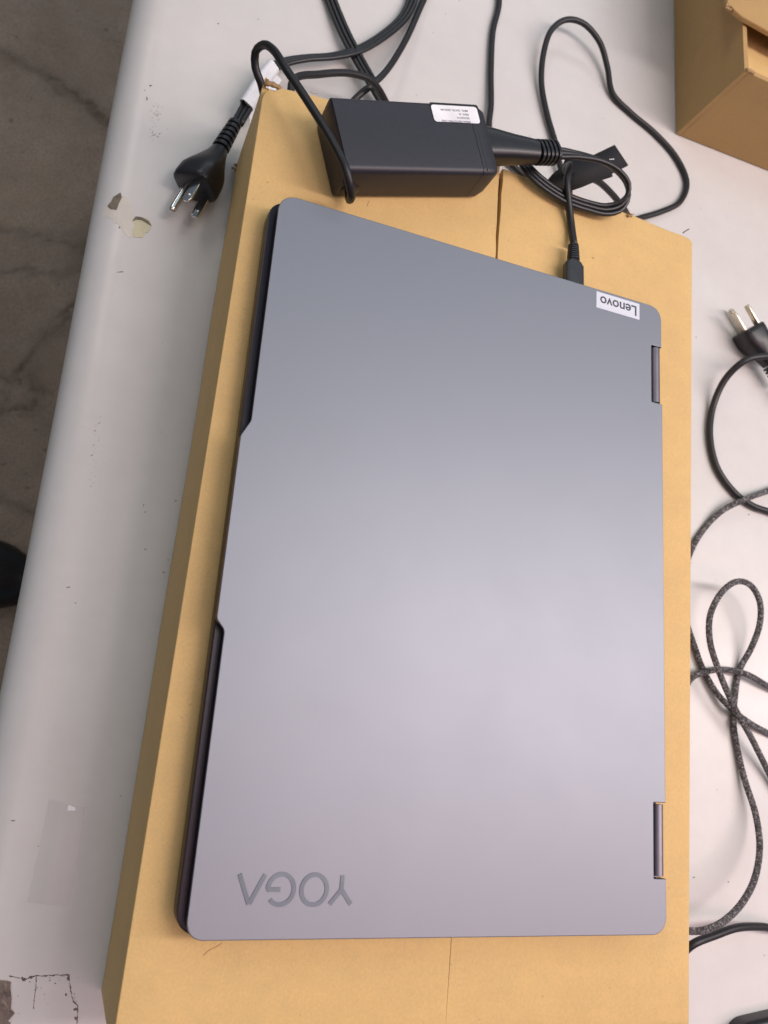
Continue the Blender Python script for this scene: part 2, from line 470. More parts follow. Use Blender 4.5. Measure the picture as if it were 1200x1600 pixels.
def blob(pts, z, h, mat, name, jag=.0006, drape=True, seed=0, kind=None):
    """a thin irregular patch stuck to the table top, following its lip"""
    q = []
    P = [at(a, b, z) for a, b in pts]; n = len(P)
    rnd = random.Random(seed)
    for i in range(n):
        a, b = P[i], P[(i + 1) % n]; m = max(1, int((b - a).length / .0022))
        for k in range(m):
            p = a.lerp(b, k / m); q.append((p.x + rnd.uniform(-jag, jag), p.y + rnd.uniform(-jag, jag)))
    bm = bmesh.new(); bm.faces.new([bm.verts.new((x, y, 0)) for x, y in q])
    x0, x1 = min(p[0] for p in q), max(p[0] for p in q)
    if x1 - x0 > .006:
        for k in range(1, int((x1 - x0) / .003) + 1):
            bmesh.ops.bisect_plane(bm, geom=bm.verts[:] + bm.edges[:] + bm.faces[:], plane_co=(x0 + k * .003, 0, 0), plane_no=(1, 0, 0))
    bmesh.ops.triangulate(bm, faces=bm.faces)
    r = bmesh.ops.extrude_face_region(bm, geom=bm.faces[:])
    T = set(g for g in r['geom'] if isinstance(g, bmesh.types.BMVert))
    for v in bm.verts:
        v.co.z = lip(v.co.x) + (h if v in T else -.0003)
    return from_bm(name, bm, mat, table)
def lip(x):
    xl, r = -.0955, .030 * .86
    if x < xl + r:
        c = (x - xl - r) / r; return TABLE - .022 + .0205 * math.sqrt(max(0, 1 - c * c))
    return TABLE + float(np.interp(x, [xl + r, xl + .034, xl + .040, xl + .047], [-.0015, -.0009, -.0002, 0]))

# remnants and marks fixed to the table top
blob([(77, 1249), (105, 1256), (133, 1262), (124, 1330), (107, 1416), (75, 1414), (42, 1410), (60, 1330)], TABLE, .00012, TAPE, 'tape_patch', .0002, seed=1)
blob([(106, 1258), (119, 1261), (117, 1267), (105, 1266)], TABLE, .0004, PAPER, 'paper_scrap', .0003, seed=2)
blob([(163, 325), (172, 308), (192, 300), (206, 314), (210, 340), (212, 362), (202, 369), (190, 356)], TABLE, .0002, CREAM, 'glue_residue', .0009, seed=3)
blob([(170, 312), (180, 301), (187, 297), (190, 303), (186, 318), (181, 324), (172, 318)], TABLE, .0005, BROWN, 'chip', .0008, seed=4)
blob([(208, 346), (214, 337), (228, 340), (237, 351), (234, 362), (222, 368), (209, 367)], TABLE, .0004, YELL, 'primer_spot', .0011, seed=5)
blob([(207, 344), (212, 337), (222, 339), (233, 346), (237, 353), (232, 350), (222, 343), (213, 341)], TABLE, .0009, BROWN, 'chip', .0003, seed=6)
blob([(0, 1530), (9, 1530), (17, 1534), (20, 1546), (22, 1560), (21, 1574), (23, 1586), (15, 1594), (14, 1620), (-12, 1620), (-12, 1530)], TABLE, .0010, FOIL, 'torn_tape', .0012, seed=7)
for s, L in enumerate(([(14, 1526), (30, 1529), (42, 1530), (56, 1525), (80, 1524), (107, 1523)], [(57, 1526), (55, 1550), (52, 1576)], [(108, 1523), (110, 1545), (114, 1564), (122, 1572), (121, 1590), (119, 1610)])):
    for a, b in zip(L, L[1:]):
        d = Vector((b[0] - a[0], b[1] - a[1])); n_ = Vector((-d.y, d.x)).normalized(); m = max(2, int(d.length / 3.2)); q = []
        rw = random.Random(s * 31 + int(a[0])); ww = [max(.22, rw.gauss(.55, .45)) for _ in range(m + 1)]; off = [rw.uniform(-.5, .5) for _ in range(m + 1)]
        up = [(a[0] + d.x * k / m + n_.x * (off[k] + ww[k]), a[1] + d.y * k / m + n_.y * (off[k] + ww[k])) for k in range(m + 1)]
        dn = [(a[0] + d.x * k / m + n_.x * (off[k] - ww[k]), a[1] + d.y * k / m + n_.y * (off[k] - ww[k])) for k in range(m + 1)]
        blob(up + dn[::-1], TABLE, .00015, DIRT, 'dirt_line', .00012, seed=s)
for i, (x, y, a, b) in enumerate([(37, 1531, 3.5, 2.6), (48, 1527, 3, 2.5), (71, 1525, 3, 1.2), (107, 1528, 2.5, 4), (103, 1554, 2, 2.6), (118, 1577, 4, 2.6), (118, 1591, 2, 2.6), (58, 1543, 1, 1),
        (225, 137, 3, 1), (236, 131, 2.5, 1.4), (213, 145, 1, 3), (230, 151, 1, 3), (202, 163, 1.2, 4), (205, 186, 1, 1), (191, 209, 1, 1.6), (182, 224, 1.8, 1), (196, 327, 1, 2.6), (187, 352, .8, 1.6),
        (188, 423, 6, .5), (107, 917, 3, 1), (118, 942, 1, 1), (227, 800, 1, 1.2), (224, 790, .6, 2.5), (20, 1283, 3, .9), (60, 1323, .8, .8), (1138, 1470 - 92, 1.2, 1.2), (1084, 1371, 1.4, 1.2), (1170, 804, 1.3, 1.0), (341, 37, 1.5, .8)]):
    blob([(x + a * math.cos(t), y + b * math.sin(t)) for t in [k * math.pi / 4 for k in range(8)]], TABLE, .00012, DIRT, 'speck', .0002, seed=i)
rs = random.Random(5)
for i in range(26):     # the scuffed streak at the lip
    y = 650 + i * 4.3 + rs.uniform(-2, 2); x = 153 - (y - 650) * .11 + rs.uniform(-5, 5); L = rs.uniform(.6, 3.5)
    blob([(x, y - .5), (x + L, y - .8 - L * .3), (x + L, y + .2 - L * .3), (x, y + .4)], TABLE, .0001, DIRT if rs.random() < .3 else SCUFF, 'scuff', .0001, seed=i)
for i in range(34):
    x, y = 246 + rs.gauss(0, 5) - (i % 5), 160 + rs.uniform(0, 58); a, b = rs.uniform(.6, 2.2), rs.uniform(.5, 1.8)
    blob([(x + a * rs.uniform(.6, 1.3) * math.cos(t), y + b * rs.uniform(.6, 1.3) * math.sin(t)) for t in [k * math.pi / 4 for k in range(8)]], TABLE, .00006, SCUFF, 'scuff', .0001, seed=i + 50)
for i in range(22):     # grime crumbs round the worn near left corner
    x, y = rs.uniform(18, 125), 1524 + abs(rs.gauss(0, 26)); a = rs.uniform(.4, 1.6)
    blob([(x + a * rs.uniform(.5, 1.4) * math.cos(t), y + a * rs.uniform(.5, 1.3) * math.sin(t)) for t in [k * math.pi / 3.5 for k in range(7)]], TABLE, .0001, rs.choice([DIRT, SCUFF, SCUFF]), 'speck', .0001, seed=i + 90)

# ------------------------------------------------------------------ the cardboard box under the laptop
cbox = thing('cardboard_box', 'closed flat brown cardboard box lying under the laptop, its two top flaps meeting', 'box')
BL, BR, TR, TL = Vector((-.0212, -.0465)), Vector((.2780, -.0490)), Vector((.2903, .4340)), Vector((-.0138, .4410))
WT = .004
def wall(name, a, b, z0, z1, mat, parent, th=WT, bulge=0):
    a = Vector((*a, 0)).xy; b = Vector((*b, 0)).xy; d = (b - a).normalized(); n = Vector((-d.y, d.x))   # inward = left of a->b
    bm = bmesh.new(); N = 12; M_ = 4; grid = {}
    for s, off in enumerate((0, th)):
        for i in range(N + 1):
            for j in range(M_ + 1):
                t = i / N; u = j / M_; p = a.lerp(b, t) + n * off - n * bulge * math.sin(math.pi * t) * math.sin(math.pi * u)
                p -= n * .0006 * noise.noise(Vector((t * 4, u * 2, a.x * 50)))
                grid[s, i, j] = bm.verts.new((p.x, p.y, z0 + (z1 - z0) * u))
    for s in (0, 1):
        for i in range(N):
            for j in range(M_): bm.faces.new([grid[s, i, j], grid[s, i + 1, j], grid[s, i + 1, j + 1], grid[s, i, j + 1]])
    for i in range(N):
        for j in (0, M_): bm.faces.new([grid[0, i, j], grid[1, i, j], grid[1, i + 1, j], grid[0, i + 1, j]])
    for j in range(M_):
        for i in (0, N): bm.faces.new([grid[0, i, j], grid[0, i, j + 1], grid[1, i, j + 1], grid[1, i, j]])
    return smooth_by_angle(from_bm(name, bm, mat, parent), 50)
zb = TABLE + .001
wall('side_panel', TL, BL, zb, BOXTOP - WT - .0002, CARD, cbox, bulge=.0012)
wall('side_panel', BR, TR, zb, BOXTOP - WT - .0002, CARD, cbox)
wall('end_panel', BL + Vector((WT + .0003, 0)), BR - Vector((WT + .0003, 0)), zb, BOXTOP - WT - .0002, CARD, cbox)
wall('end_panel', TR - Vector((WT + .0003, 0)), TL + Vector((WT + .0003, 0)), zb, BOXTOP - WT - .0002, CARD, cbox)
prism('bottom_panel', [BL + Vector((.005, .005)), BR + Vector((-.005, .005)), TR + Vector((-.005, -.005)), TL + Vector((.005, -.005))], zb, zb + WT, CARD, cbox)

def flap(name, outline, mat, parent, z1, th=WT, bev=.0016, lift=None, bevel_ids=None):
    """a flap of corrugated board, cut into a fine grid so that it can sag and curl"""
    bm = bmesh.new(); f = bm.faces.new([bm.verts.new((p[0], p[1], 0)) for p in outline])
    xs = [p[0] for p in outline]; ys = [p[1] for p in outline]
    for k in range(1, int((max(ys) - min(ys)) / .02) + 1):
        bmesh.ops.bisect_plane(bm, geom=bm.verts[:] + bm.edges[:] + bm.faces[:], plane_co=(0, min(ys) + k * .02, 0), plane_no=(0, 1, 0))
    for k in range(1, int((max(xs) - min(xs)) / .02) + 1):
        bmesh.ops.bisect_plane(bm, geom=bm.verts[:] + bm.edges[:] + bm.faces[:], plane_co=(min(xs) + k * .02, 0, 0), plane_no=(1, 0, 0))
    r = bmesh.ops.extrude_face_region(bm, geom=bm.faces[:])
    T = set(g for g in r['geom'] if isinstance(g, bmesh.types.BMVert))
    for v in bm.verts:
        z = z1 if v in T else z1 - th
        v.co.z = z + (lift(v.co.x, v.co.y) if lift else 0)
    bmesh.ops.recalc_face_normals(bm, faces=bm.faces)
    es = [e for e in bm.edges if len(e.link_faces) == 2 and e.calc_face_angle(0) > 1.2 and all(v in T for v in e.verts) and not (parent is cbox and all(abs(v.co.x - .136) < .007 for v in e.verts))]
    bmesh.ops.bevel(bm, geom=es, offset=bev, segments=3, profile=.5, affect='EDGES', clamp_overlap=True)
    return smooth_by_angle(from_bm(name, bm, mat, parent), 60)

def lerp2(a, b, t): return a.lerp(b, t)
rj = random.Random(3)
def jag(a, b, n, amp, inner=True):
    a = Vector(a); b = Vector(b); d = (b - a).normalized(); nn = Vector((-d.y, d.x))
    return [tuple(a.lerp(b, k / n) + nn * (rj.uniform(-amp, amp) if 0 < k < n else 0)) for k in range(n + (0 if inner else 1))]
def sag(x, y):
    # the long back edge curls up a little left of the seam; the seam dips under the adapter
    return .0022 * math.exp(-((x - .085) / .05) ** 2 - ((y - .452) / .03) ** 2) - .0006 * math.exp(-((x - .139) / .02) ** 2)
seamTop, seamBot = .1398, .1324
left = [(BL.x, BL.y)] + jag((BL.x + .0005, BL.y), (seamBot - .0001, BL.y - .001), 12, .0002)[1:] + \
       jag((seamBot - .0001, BL.y - .001), (.1385, .36), 14, .0001) + jag((.1385, .36), (seamTop - .0016, .4395), 8, .0003) + \
       jag((seamTop - .0016, .4398), (.024, .4448), 14, .0003) + [(.010, .4425), (-.004, .4405), (-.0075, .4370), (-.0098, .4375), (-.0125, .4350), (-.0138, .430)]
flap('top_flap', left, CARD, cbox, BOXTOP, lift=sag)
right = [(seamBot + .0001, BL.y - .001)] + jag((seamBot + .0002, BL.y - .001), (BR.x, BR.y), 12, .0002)[1:] + [(BR.x, BR.y), (TR.x, TR.y - .0022), (TR.x - .0015, TR.y - .0002)] + \
        jag((TR.x - .004, TR.y + .0008), (.243, .4375), 6, .0004) + jag((.243, .4375), (seamTop + .0010, .4392), 8, .0003) + \
        jag((seamTop + .0012, .4392), (.1402, .36), 8, .0003) + jag((.1402, .36), (seamBot + .0002, BL.y), 14, .0001)
flap('top_flap', right, CARD, cbox, BOXTOP - .0002, lift=sag)
# crushed paper at the far left corner and little tears
def shred(name, p, size, mat, parent, n=7, seed=0, flat=.5):
    rr = random.Random(seed); bm = bmesh.new()
    for k in range(n):
        o = Vector(p) + Vector([rr.uniform(-1, 1) * size[i] for i in range(3)])
        a = rr.uniform(0, 6.28); d = Vector((math.cos(a), math.sin(a), rr.uniform(-flat, flat))).normalized() * rr.uniform(.5, 1) * size[0] * .8
        s = Vector((-d.y, d.x, rr.uniform(-.3, .3) * size[0])) * rr.uniform(.2, .5); u = Vector((0, 0, .0004))
        q = [o - d - s * .6, o - s, o + d * .8 - s * .3, o + d + s * .4, o + s * .9, o - d * .7 + s]
        A = [bm.verts.new(v + u + Vector((0, 0, rr.uniform(0, .0008)))) for v in q]; B = [bm.verts.new(v - u) for v in q]
        bm.faces.new(A); bm.faces.new(B[::-1])
        for i in range(6): bm.faces.new((A[i], B[i], B[(i + 1) % 6], A[(i + 1) % 6]))
    return from_bm(name, bm, mat, parent)
sweep('torn_roll', px([(413, 131, -.0195), (421, 131, -.0185), (430, 134, -.0185), (440, 139, -.019)]), [(.0016, 0), (.0010, .0014), (-.0004, .0011), (-.0015, .0008), (-.0013, -.0009), (.0006, -.0015)], CARDIN, cbox, .0008, scale=([0, .2, .35, .5, .7, .85, 1], [.7, 1.1, .8, 1.15, .75, 1.0, .5]))
shred('torn_corner', at(418, 131, -.0195), (.0016, .0011, .0008), CARDIN, cbox, 5, 1)
shred('torn_corner', at(415, 130, -.0205), (.0014, .0018, .0010), CARD, cbox, 4, 2)
shred('torn_paper', at(366, 263, -.094), (.0022, .0022, .002), CARDIN, cbox, 5, 3)
shred('torn_paper', at(985, 336, -.0175), (.0030, .0010, .0005), CARDIN, cbox, 4, 4)
p0 = at(1067, 364, -.017); sweep('torn_paper', [p0, p0 + Vector((.0015, .0015, .001)), p0 + Vector((.0035, .003, .0022))], circle_profile(.00045, 5), DIRT, cbox, .001)
for s, L in enumerate(([(318, 1493), (326, 1485), (337, 1480), (346, 1474)], [(574, 322), (576, 316), (577, 314)], [(484, 143), (490, 146), (497, 147)], [(925, 402), (927, 403), (929, 403)])):
    sweep('crease', [at(a, b, BOXTOP + .0001) for a, b in L], circle_profile(.00014, 5), CARDIN, cbox, .002)

# ------------------------------------------------------------------ laptop
lap = thing('laptop', 'closed grey metal convertible laptop lying on the cardboard box', 'laptop')
D_, W_ = .248, .361
lid_pts = [(0, 0), (0, .1298), (-.0042, .1345), (-.0042, .2237), (0, .2322), (0, W_), (D_ - .0003, W_),
           (D_ - .0003, .3338), (.2400, .3338), (.2400, .2960), (D_, .2960), (D_, .0650), (.2400, .0650), (.2400, .0270), (D_, .0270), (D_, 0)]
rad = [.0075, .0035, .0035, .005, .005, .0095, .0085, 0, .0005, .0005, 0, 0, .0005, .0005, 0, .0085]
lidp = round_poly(lid_pts, rad, 7)
lid = prism('lid', lidp, -.0042, 0, LID, lap, .0007, 3)
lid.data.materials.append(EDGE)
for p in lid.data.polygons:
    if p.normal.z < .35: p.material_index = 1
def inset_pts(d): return round_poly([(d, d), (d, .1298), (-.0042 + d, .1345), (-.0042 + d, .2237), (d, .2322), (d, W_ - d), (.239, W_ - d), (.239, d)], [.006, .0035, .0035, .005, .005, .007, .007, .007], 6)
prism('screen_bezel', inset_pts(.0012), -.0054, -.0043, DARK, lap)
base_o = round_poly([(-.0040, .0006), (-.0040, W_ - .0006), (.2465, W_ - .0006), (.2465, .0006)], [.010, .011, .009, .009], 8)
b1 = prism('base', base_o, -.0150, -.0058, BASE, lap, .0008, 2, top_only=False)
b2 = prism('bottom_cover', round_poly([(.0005, .004), (.0005, W_ - .004), (.243, W_ - .004), (.243, .004)], .012, 8), -.0172, -.0151, BASE, lap, .0006)
for x, y in ((.02, .18), (.225, .06), (.225, .30)):
    prism('rubber_foot', round_poly([(x - .004, y - .03), (x - .004, y + .03), (x + .004, y + .03), (x + .004, y - .03)], .0035), -.0179, -.0173, RUBBER, lap)
for (y0, y1) in ((.2968, .3332), (.0282, .0640)):
    h = bpy.data.objects.new('hinge', None)
    bm = bmesh.new(); n = 20
    ra = [bm.verts.new(((.2447 + .0033 * math.cos(a)), y0, -.0036 + .0036 * math.sin(a))) for a in [2 * math.pi * k / n for k in range(n)]]
    rb = [bm.verts.new((v.co.x, y1, v.co.z)) for v in ra]
    for k in range(n): bm.faces.new((ra[k], ra[(k + 1) % n], rb[(k + 1) % n], rb[k]))
    bm.faces.new(ra[::-1]); bm.faces.new(rb)
    bmesh.ops.bevel(bm, geom=[e for e in bm.edges if e.calc_face_angle(0) > 1.2], offset=.0004, segments=2, profile=.5, affect='EDGES')
    smooth_by_angle(from_bm('hinge', bm, HINGE, lap), 40)
    box('hinge_bracket', (.2405, y0 - .0009, -.0052), (.2470, y0 - .0001, -.0030), HINGE, lap, .0001)
# ports on the far short side
for x, y0 in ((.222, W_ - .0006), (.175, W_ - .0006)):
    box('port', (x - .0045, y0 - .0010, -.0118), (x + .0045, y0 + .00008, -.0088), DARK, lap)
# dull smudge beside the far edge: dented rim
# raised name on the lid: letters made of strokes (u to the left, v towards the viewer)
def letter(strokes, wd=.0016):
    """strokes: open polylines in mm; each becomes a flat bar with round ends, merged by height"""
    polys = []
    for S_ in strokes:
        P = [Vector(p) for p in S_]; Lf, Rt = [], []
        for i, p in enumerate(P):
            a = (P[min(i + 1, len(P) - 1)] - P[max(i - 1, 0)]).normalized(); n = Vector((-a.y, a.x))
            if 0 < i < len(P) - 1:
                e1 = (P[i] - P[i - 1]).normalized(); k = 1 / max(.5, n.dot(Vector((-e1.y, e1.x))))
            else: k = 1
            Lf.append(p + n * wd * 500 * k); Rt.append(p - n * wd * 500 * k)
        polys.append(Lf + Rt[::-1])
    return polys
def arc(cx, cy, rx, ry, a0, a1, n=30): return [(cx + rx * math.cos(math.radians(a0 + (a1 - a0) * k / n)), cy + ry * math.sin(math.radians(a0 + (a1 - a0) * k / n))) for k in range(n + 1)]
LX, LY = .0729, .0266
def letter_obj(strokes, wd=.0017, closed=False):
    bm = bmesh.new(); z0, z1 = -.0002, .00035
    for j, poly in enumerate(letter(strokes, wd)):
        top = z1 + j * .00001
        n = len(poly) // 2
        A = [Vector((LX - p.x / 1000, LY - p.y / 1000, top)) for p in poly]
        for i in range(n - 1):
            q = [A[i], A[i + 1], A[2 * n - 2 - i], A[2 * n - 1 - i]]
            vs = [bm.verts.new(v) for v in q]; vb = [bm.verts.new((v.x, v.y, z0)) for v in q]
            bm.faces.new(vs); bm.faces.new(vb[::-1])
            for a, b in ((0, 1), (2, 3)): bm.faces.new((vs[a], vs[b], vb[b], vb[a]))
            if i == 0 and not closed: bm.faces.new((vs[3], vs[0], vb[0], vb[3]))
            if i == n - 2 and not closed: bm.faces.new((vs[1], vs[2], vb[2], vb[1]))
    bmesh.ops.remove_doubles(bm, verts=bm.verts, dist=1e-6)
    return from_bm('logo_letter', bm, LOGO, lap)
letter_obj([[(5.6, 0.1), (5.6, 6.0), (0.6, 12.1)], [(5.6, 6.2), (10.6, 12.1)]], .0019)
letter_obj([arc(18.4, 6.2, 5.9, 6.2, 0, 360, 40)], .0019, closed=True)
letter_obj([arc(33.7, 6.2, 5.9, 6.2, 42, 360, 36) + [], [(39.9, 6.3), (34.0, 6.3)]], .0019)
letter_obj([[(41.4, 0.2), (47.2, 12.1)], [(47.4, 12.15), (52.8, 0.2)]], .0019)
# sticker
stk = prism('sticker', [(.1990, .3483), (.2308, .3483), (.2308, .3592), (.1990, .3592)], 0.00002, .00016, STICK, lap)
text_mesh('Lenovo', .0095, INK, 'lettering', stk, Matrix.Translation((.2285, .3568, .0002)) @ Matrix.Rotation(math.pi, 4, 'Z'), .00003, .00012, width=.0268)

# ------------------------------------------------------------------ power adapter with its captive cable
ad = thing('power_adapter', 'black rectangular laptop power adapter standing on the far end of the cardboard box', 'adapter')
A0 = Vector((.0328, .3799, BOXTOP + .0004)); ux = Vector((.9490, .3153, 0)).normalized(); uy = Vector((-ux.y, ux.x, 0))
MA = Matrix((ux, uy, Vector((0, 0, 1)))).transposed().to_4x4(); MA.translation = A0
AL, AW, AH = .0985, .0452, .0270
def arect(x, ins=0, rr=.0035, zlo=0):
    pts = round_poly([(ins, zlo + ins), (AW - ins, zlo + ins), (AW - ins, AH - ins), (ins, AH - ins)], rr, 5)
    return [(x, p[0], p[1]) for p in pts]
loft('case', [arect(0, .0006), arect(.0005), arect(AL - .0125)], ADAPT, ad, MA)
loft('case_end', [arect(AL - .0123, .0002), arect(AL - .0121, 0), arect(AL - .0060, 0), arect(AL - .0015, .0018), arect(AL - .0002, .0050), arect(AL, .0058)], ADAPT, ad, MA)
# label in its recess at the far right of the top
fr = prism('label_recess', round_poly([(.0605, AW - .0132), (.0930, AW - .0132), (.0930, AW - .0010), (.0605, AW - .0010)], .0015), AH - .0002, AH + .00010, RUBBER2, ad, M=MA)
lb = prism('rating_label', round_poly([(.0612, AW - .0134), (.0918, AW - .0134), (.0918, AW - .0026), (.0612, AW - .0026)], .0018), AH + .0001, AH + .00028, PAPER, ad, M=MA)
def adtext(s, x, y, size, wd=None):
    text_mesh(s, size, INK, 'lettering', lb, MA @ Matrix.Translation((x, y, AH + .00032)) @ Matrix.Rotation(math.pi, 4, 'Z'), .00001, .00002, width=wd)
adtext('MFG. DATE: 2025-04', .0850, AW - .0050, .0018, .0180)
adtext('REV: A', .0850, AW - .0074, .0018, .0066)
adtext('5DA2414', .0850, AW - .0098, .0018, .0082)
adtext('8SSA10E75790C1SG', .0850, AW - .0122, .0018, .0190)
# fine line of the end cap on the top
box('seam_line', (.0885, .0015, AH - .0003), (.0887, AW - .018, AH + .00006), RUBBER2, ad, M=MA)
# cable socket collar at the near left corner
def apt(x, y, z): return MA @ Vector((x, y, z))
loft('cable_collar', [[(.0078 + r_ * math.cos(a), y_, .0085 + r_ * math.sin(a)) for a in [2 * math.pi * k / 16 for k in range(16)]] for y_, r_ in ((.0010, .0056), (-.0006, .0054), (-.0010, .0042))], RUBBER2, ad, MA)
rc = .00235
cab = [apt(.0085, .004, .0085), apt(.0070, -.0015, .0082)] + px([(546, 312, -.006), (549, 308, .000), (547, 292, .008), (541, 266, .0125), (520, 222, .011), (482, 160, .006), (447, 108, .003), (427, 78, -.004), (412, 70, -.012), (399, 82, -.022), (399, 106, -.028), (407, 128, -.032)]) + \
      [Vector((-.004, .4475, -.048)), Vector((.010, .4485, -.052))] + px([(457, 127, -.048), (500, 116, -.055), (550, 115, -.062), (580, 126, -.068), (598, 150, -.078)])
cab2 = px([(598, 150, -.078), (612, 190, -.093), (590, 215, -.095), (553, 200, -.094), (543, 172, -.088), (560, 150, -.083), (578, 135, -.080), (600, 115, -.080), (632, 66, -.088), (662, 0, -.094), (690, -60, -.0955), (735, -95, -.0955), (770, -60, -.0955), (780, 0, -.0955), (770, 50, -.0955), (767, 110, -.0950), (767, 165, -.094), (764, 195, -.0935), (768, 225, -.0935), (805, 262, -.0945), (850, 300, -.0945), (885, 330, -.0950), (890, 300, -.0945), (876, 262, -.093), (868, 225, -.0945)]) + \
       px([(855, 180, -.0945), (846, 130, -.0935), (849, 85, -.090), (861, 48, -.086), (884, 31, -.083), (912, 37, -.083), (937, 66, -.086), (949, 105, -.091), (957, 146, -.0945), (985, 176, -.0955), (1025, 210, -.0955), (1057, 247, -.0955), (1073, 285, -.0955), (1063, 315, -.0955), (1035, 330, -.0950), (1002, 340, -.094), (985, 345, -.091), (976, 328, -.072), (955, 302, -.060), (935, 284, -.052), (910, 275, -.045), (893, 270, -.035), (885, 268, -.026), (884, 262, -.020), (890, 258, -.013), (889, 266, -.008), (886, 285, -.008), (890, 330, -.0135), (893, 355, -.0150), (897, 383, -.0130)])
sweep('charging_cable', cab + cab2[1:], circle_profile(rc), RUBBER, ad, .0028)
# USB-C plug in the laptop's side
pe = Vector((.1887, .3940, -.0105)); pd = (Vector((.1895, W_ - .0006, -.0105)) - pe).normalized()
MU = frame(pe, pd)
loft('strain_relief', [[(x_, r_ * math.cos(a), r_ * math.sin(a)) for a in [2 * math.pi * k / 16 for k in range(16)]] for x_, r_ in
     [(q * .0016 + e, rr + .0001 * q) for q in range(7) for e, rr in ((0, .0026), (.0003, .0034), (.0010, .0034), (.0013, .0026))]] , GREYP, ad, MU, deg=30)
loft('usb_plug', [srect(.0108, .0030, .0026, 28, 3), srect(.0125, .0052, .0030, 28, 3.2), srect(.015, .0066, .0034, 28, 3.6), srect(.0325, .0066, .0034, 28, 4)], GREYP, ad, MU)

# ------------------------------------------------------------------ mains cord plugged into the adapter
cord = thing('mains_cord', 'black flat mains cord whose three pin plug lies on the table left of the box', 'power cord')
FP = flat_profile(.0090, .0033, 3)
# connector at the adapter end
cs = apt(AL - .001, AW * .56, AH * .56); ce = at(838, 238, .001); cdv = (ce - cs).normalized()
MC = frame(cs, cdv, 0); CL = (ce - cs).length
loft('connector', [srect(0, .0108, .0088, 28, 3.6), srect(.004, .0106, .0086, 28, 3.4), srect(CL * .55, .0084, .0074, 28, 3), srect(CL, .0070, .0062, 28, 2.6)], RUBBER2, cord, MC)
sl = at(869, 239, -.001); RL = (sl - ce).length
MR = frame(ce, (sl - ce)); rr_ = []
nr = 5
for q in range(nr):
    for e, k in ((.0, .66), (.002, 1.0), (.56, 1.0), (.58, .66)):
        rr_.append(srect(-.0003 + RL * (q + e) / nr, .0074 * k, .0066 * k, 24, 2.6))
loft('strain_relief', rr_, RUBBER2, cord, MR, deg=30)
flat = [(869, 239, -.001, .0), (900, 242, .0, -.5), (935, 250, .001, -.8), (962, 264, .001, -.9), (980, 286, -.001, -.9), (981, 305, -.004, -.7), (970, 321, -.008, -.4), (948, 328, -.011, -.1), (918, 322, -.0125, 0), (885, 310, -.0125, 0), (850, 288, -.012, 0), (828, 268, -.012, .0), (816, 250, -.016, 0),
        (797, 226, -.04, 0), (760, 210, -.075, 0), (700, 200, -.09, 0), (620, 185, -.092, 0), (598, 158, -.090, .1), (583, 132, -.088, .0), (563, 98, -.089, -.2), (540, 55, -.091, -.4), (517, 0, -.0940, -.4), (500, -50, -.095, -.2), (520, -120, -.096, 0), (600, -110, -.096, 0), (645, -50, -.095, .2), (646, -10, -.094, .4), (632, 25, -.092, .5), (600, 55, -.090, .5),
        (560, 78, -.089, .5), (520, 88, -.088, .6), (480, 91, -.087, .6), (450, 96, -.086, .5), (428, 105, -.085, .4), (408, 130, -.084, .3), (392, 155, -.0845, .3), (381, 175, -.0845, .4), (370, 194, -.0845, .5)]
g = [ce + (sl - ce) * .6] + px([q[:3] for q in flat]); ang = [0] + [q[3] for q in flat]
sweep('cord', g, FP, RUBBER2, cord, .003, rolls=ang)

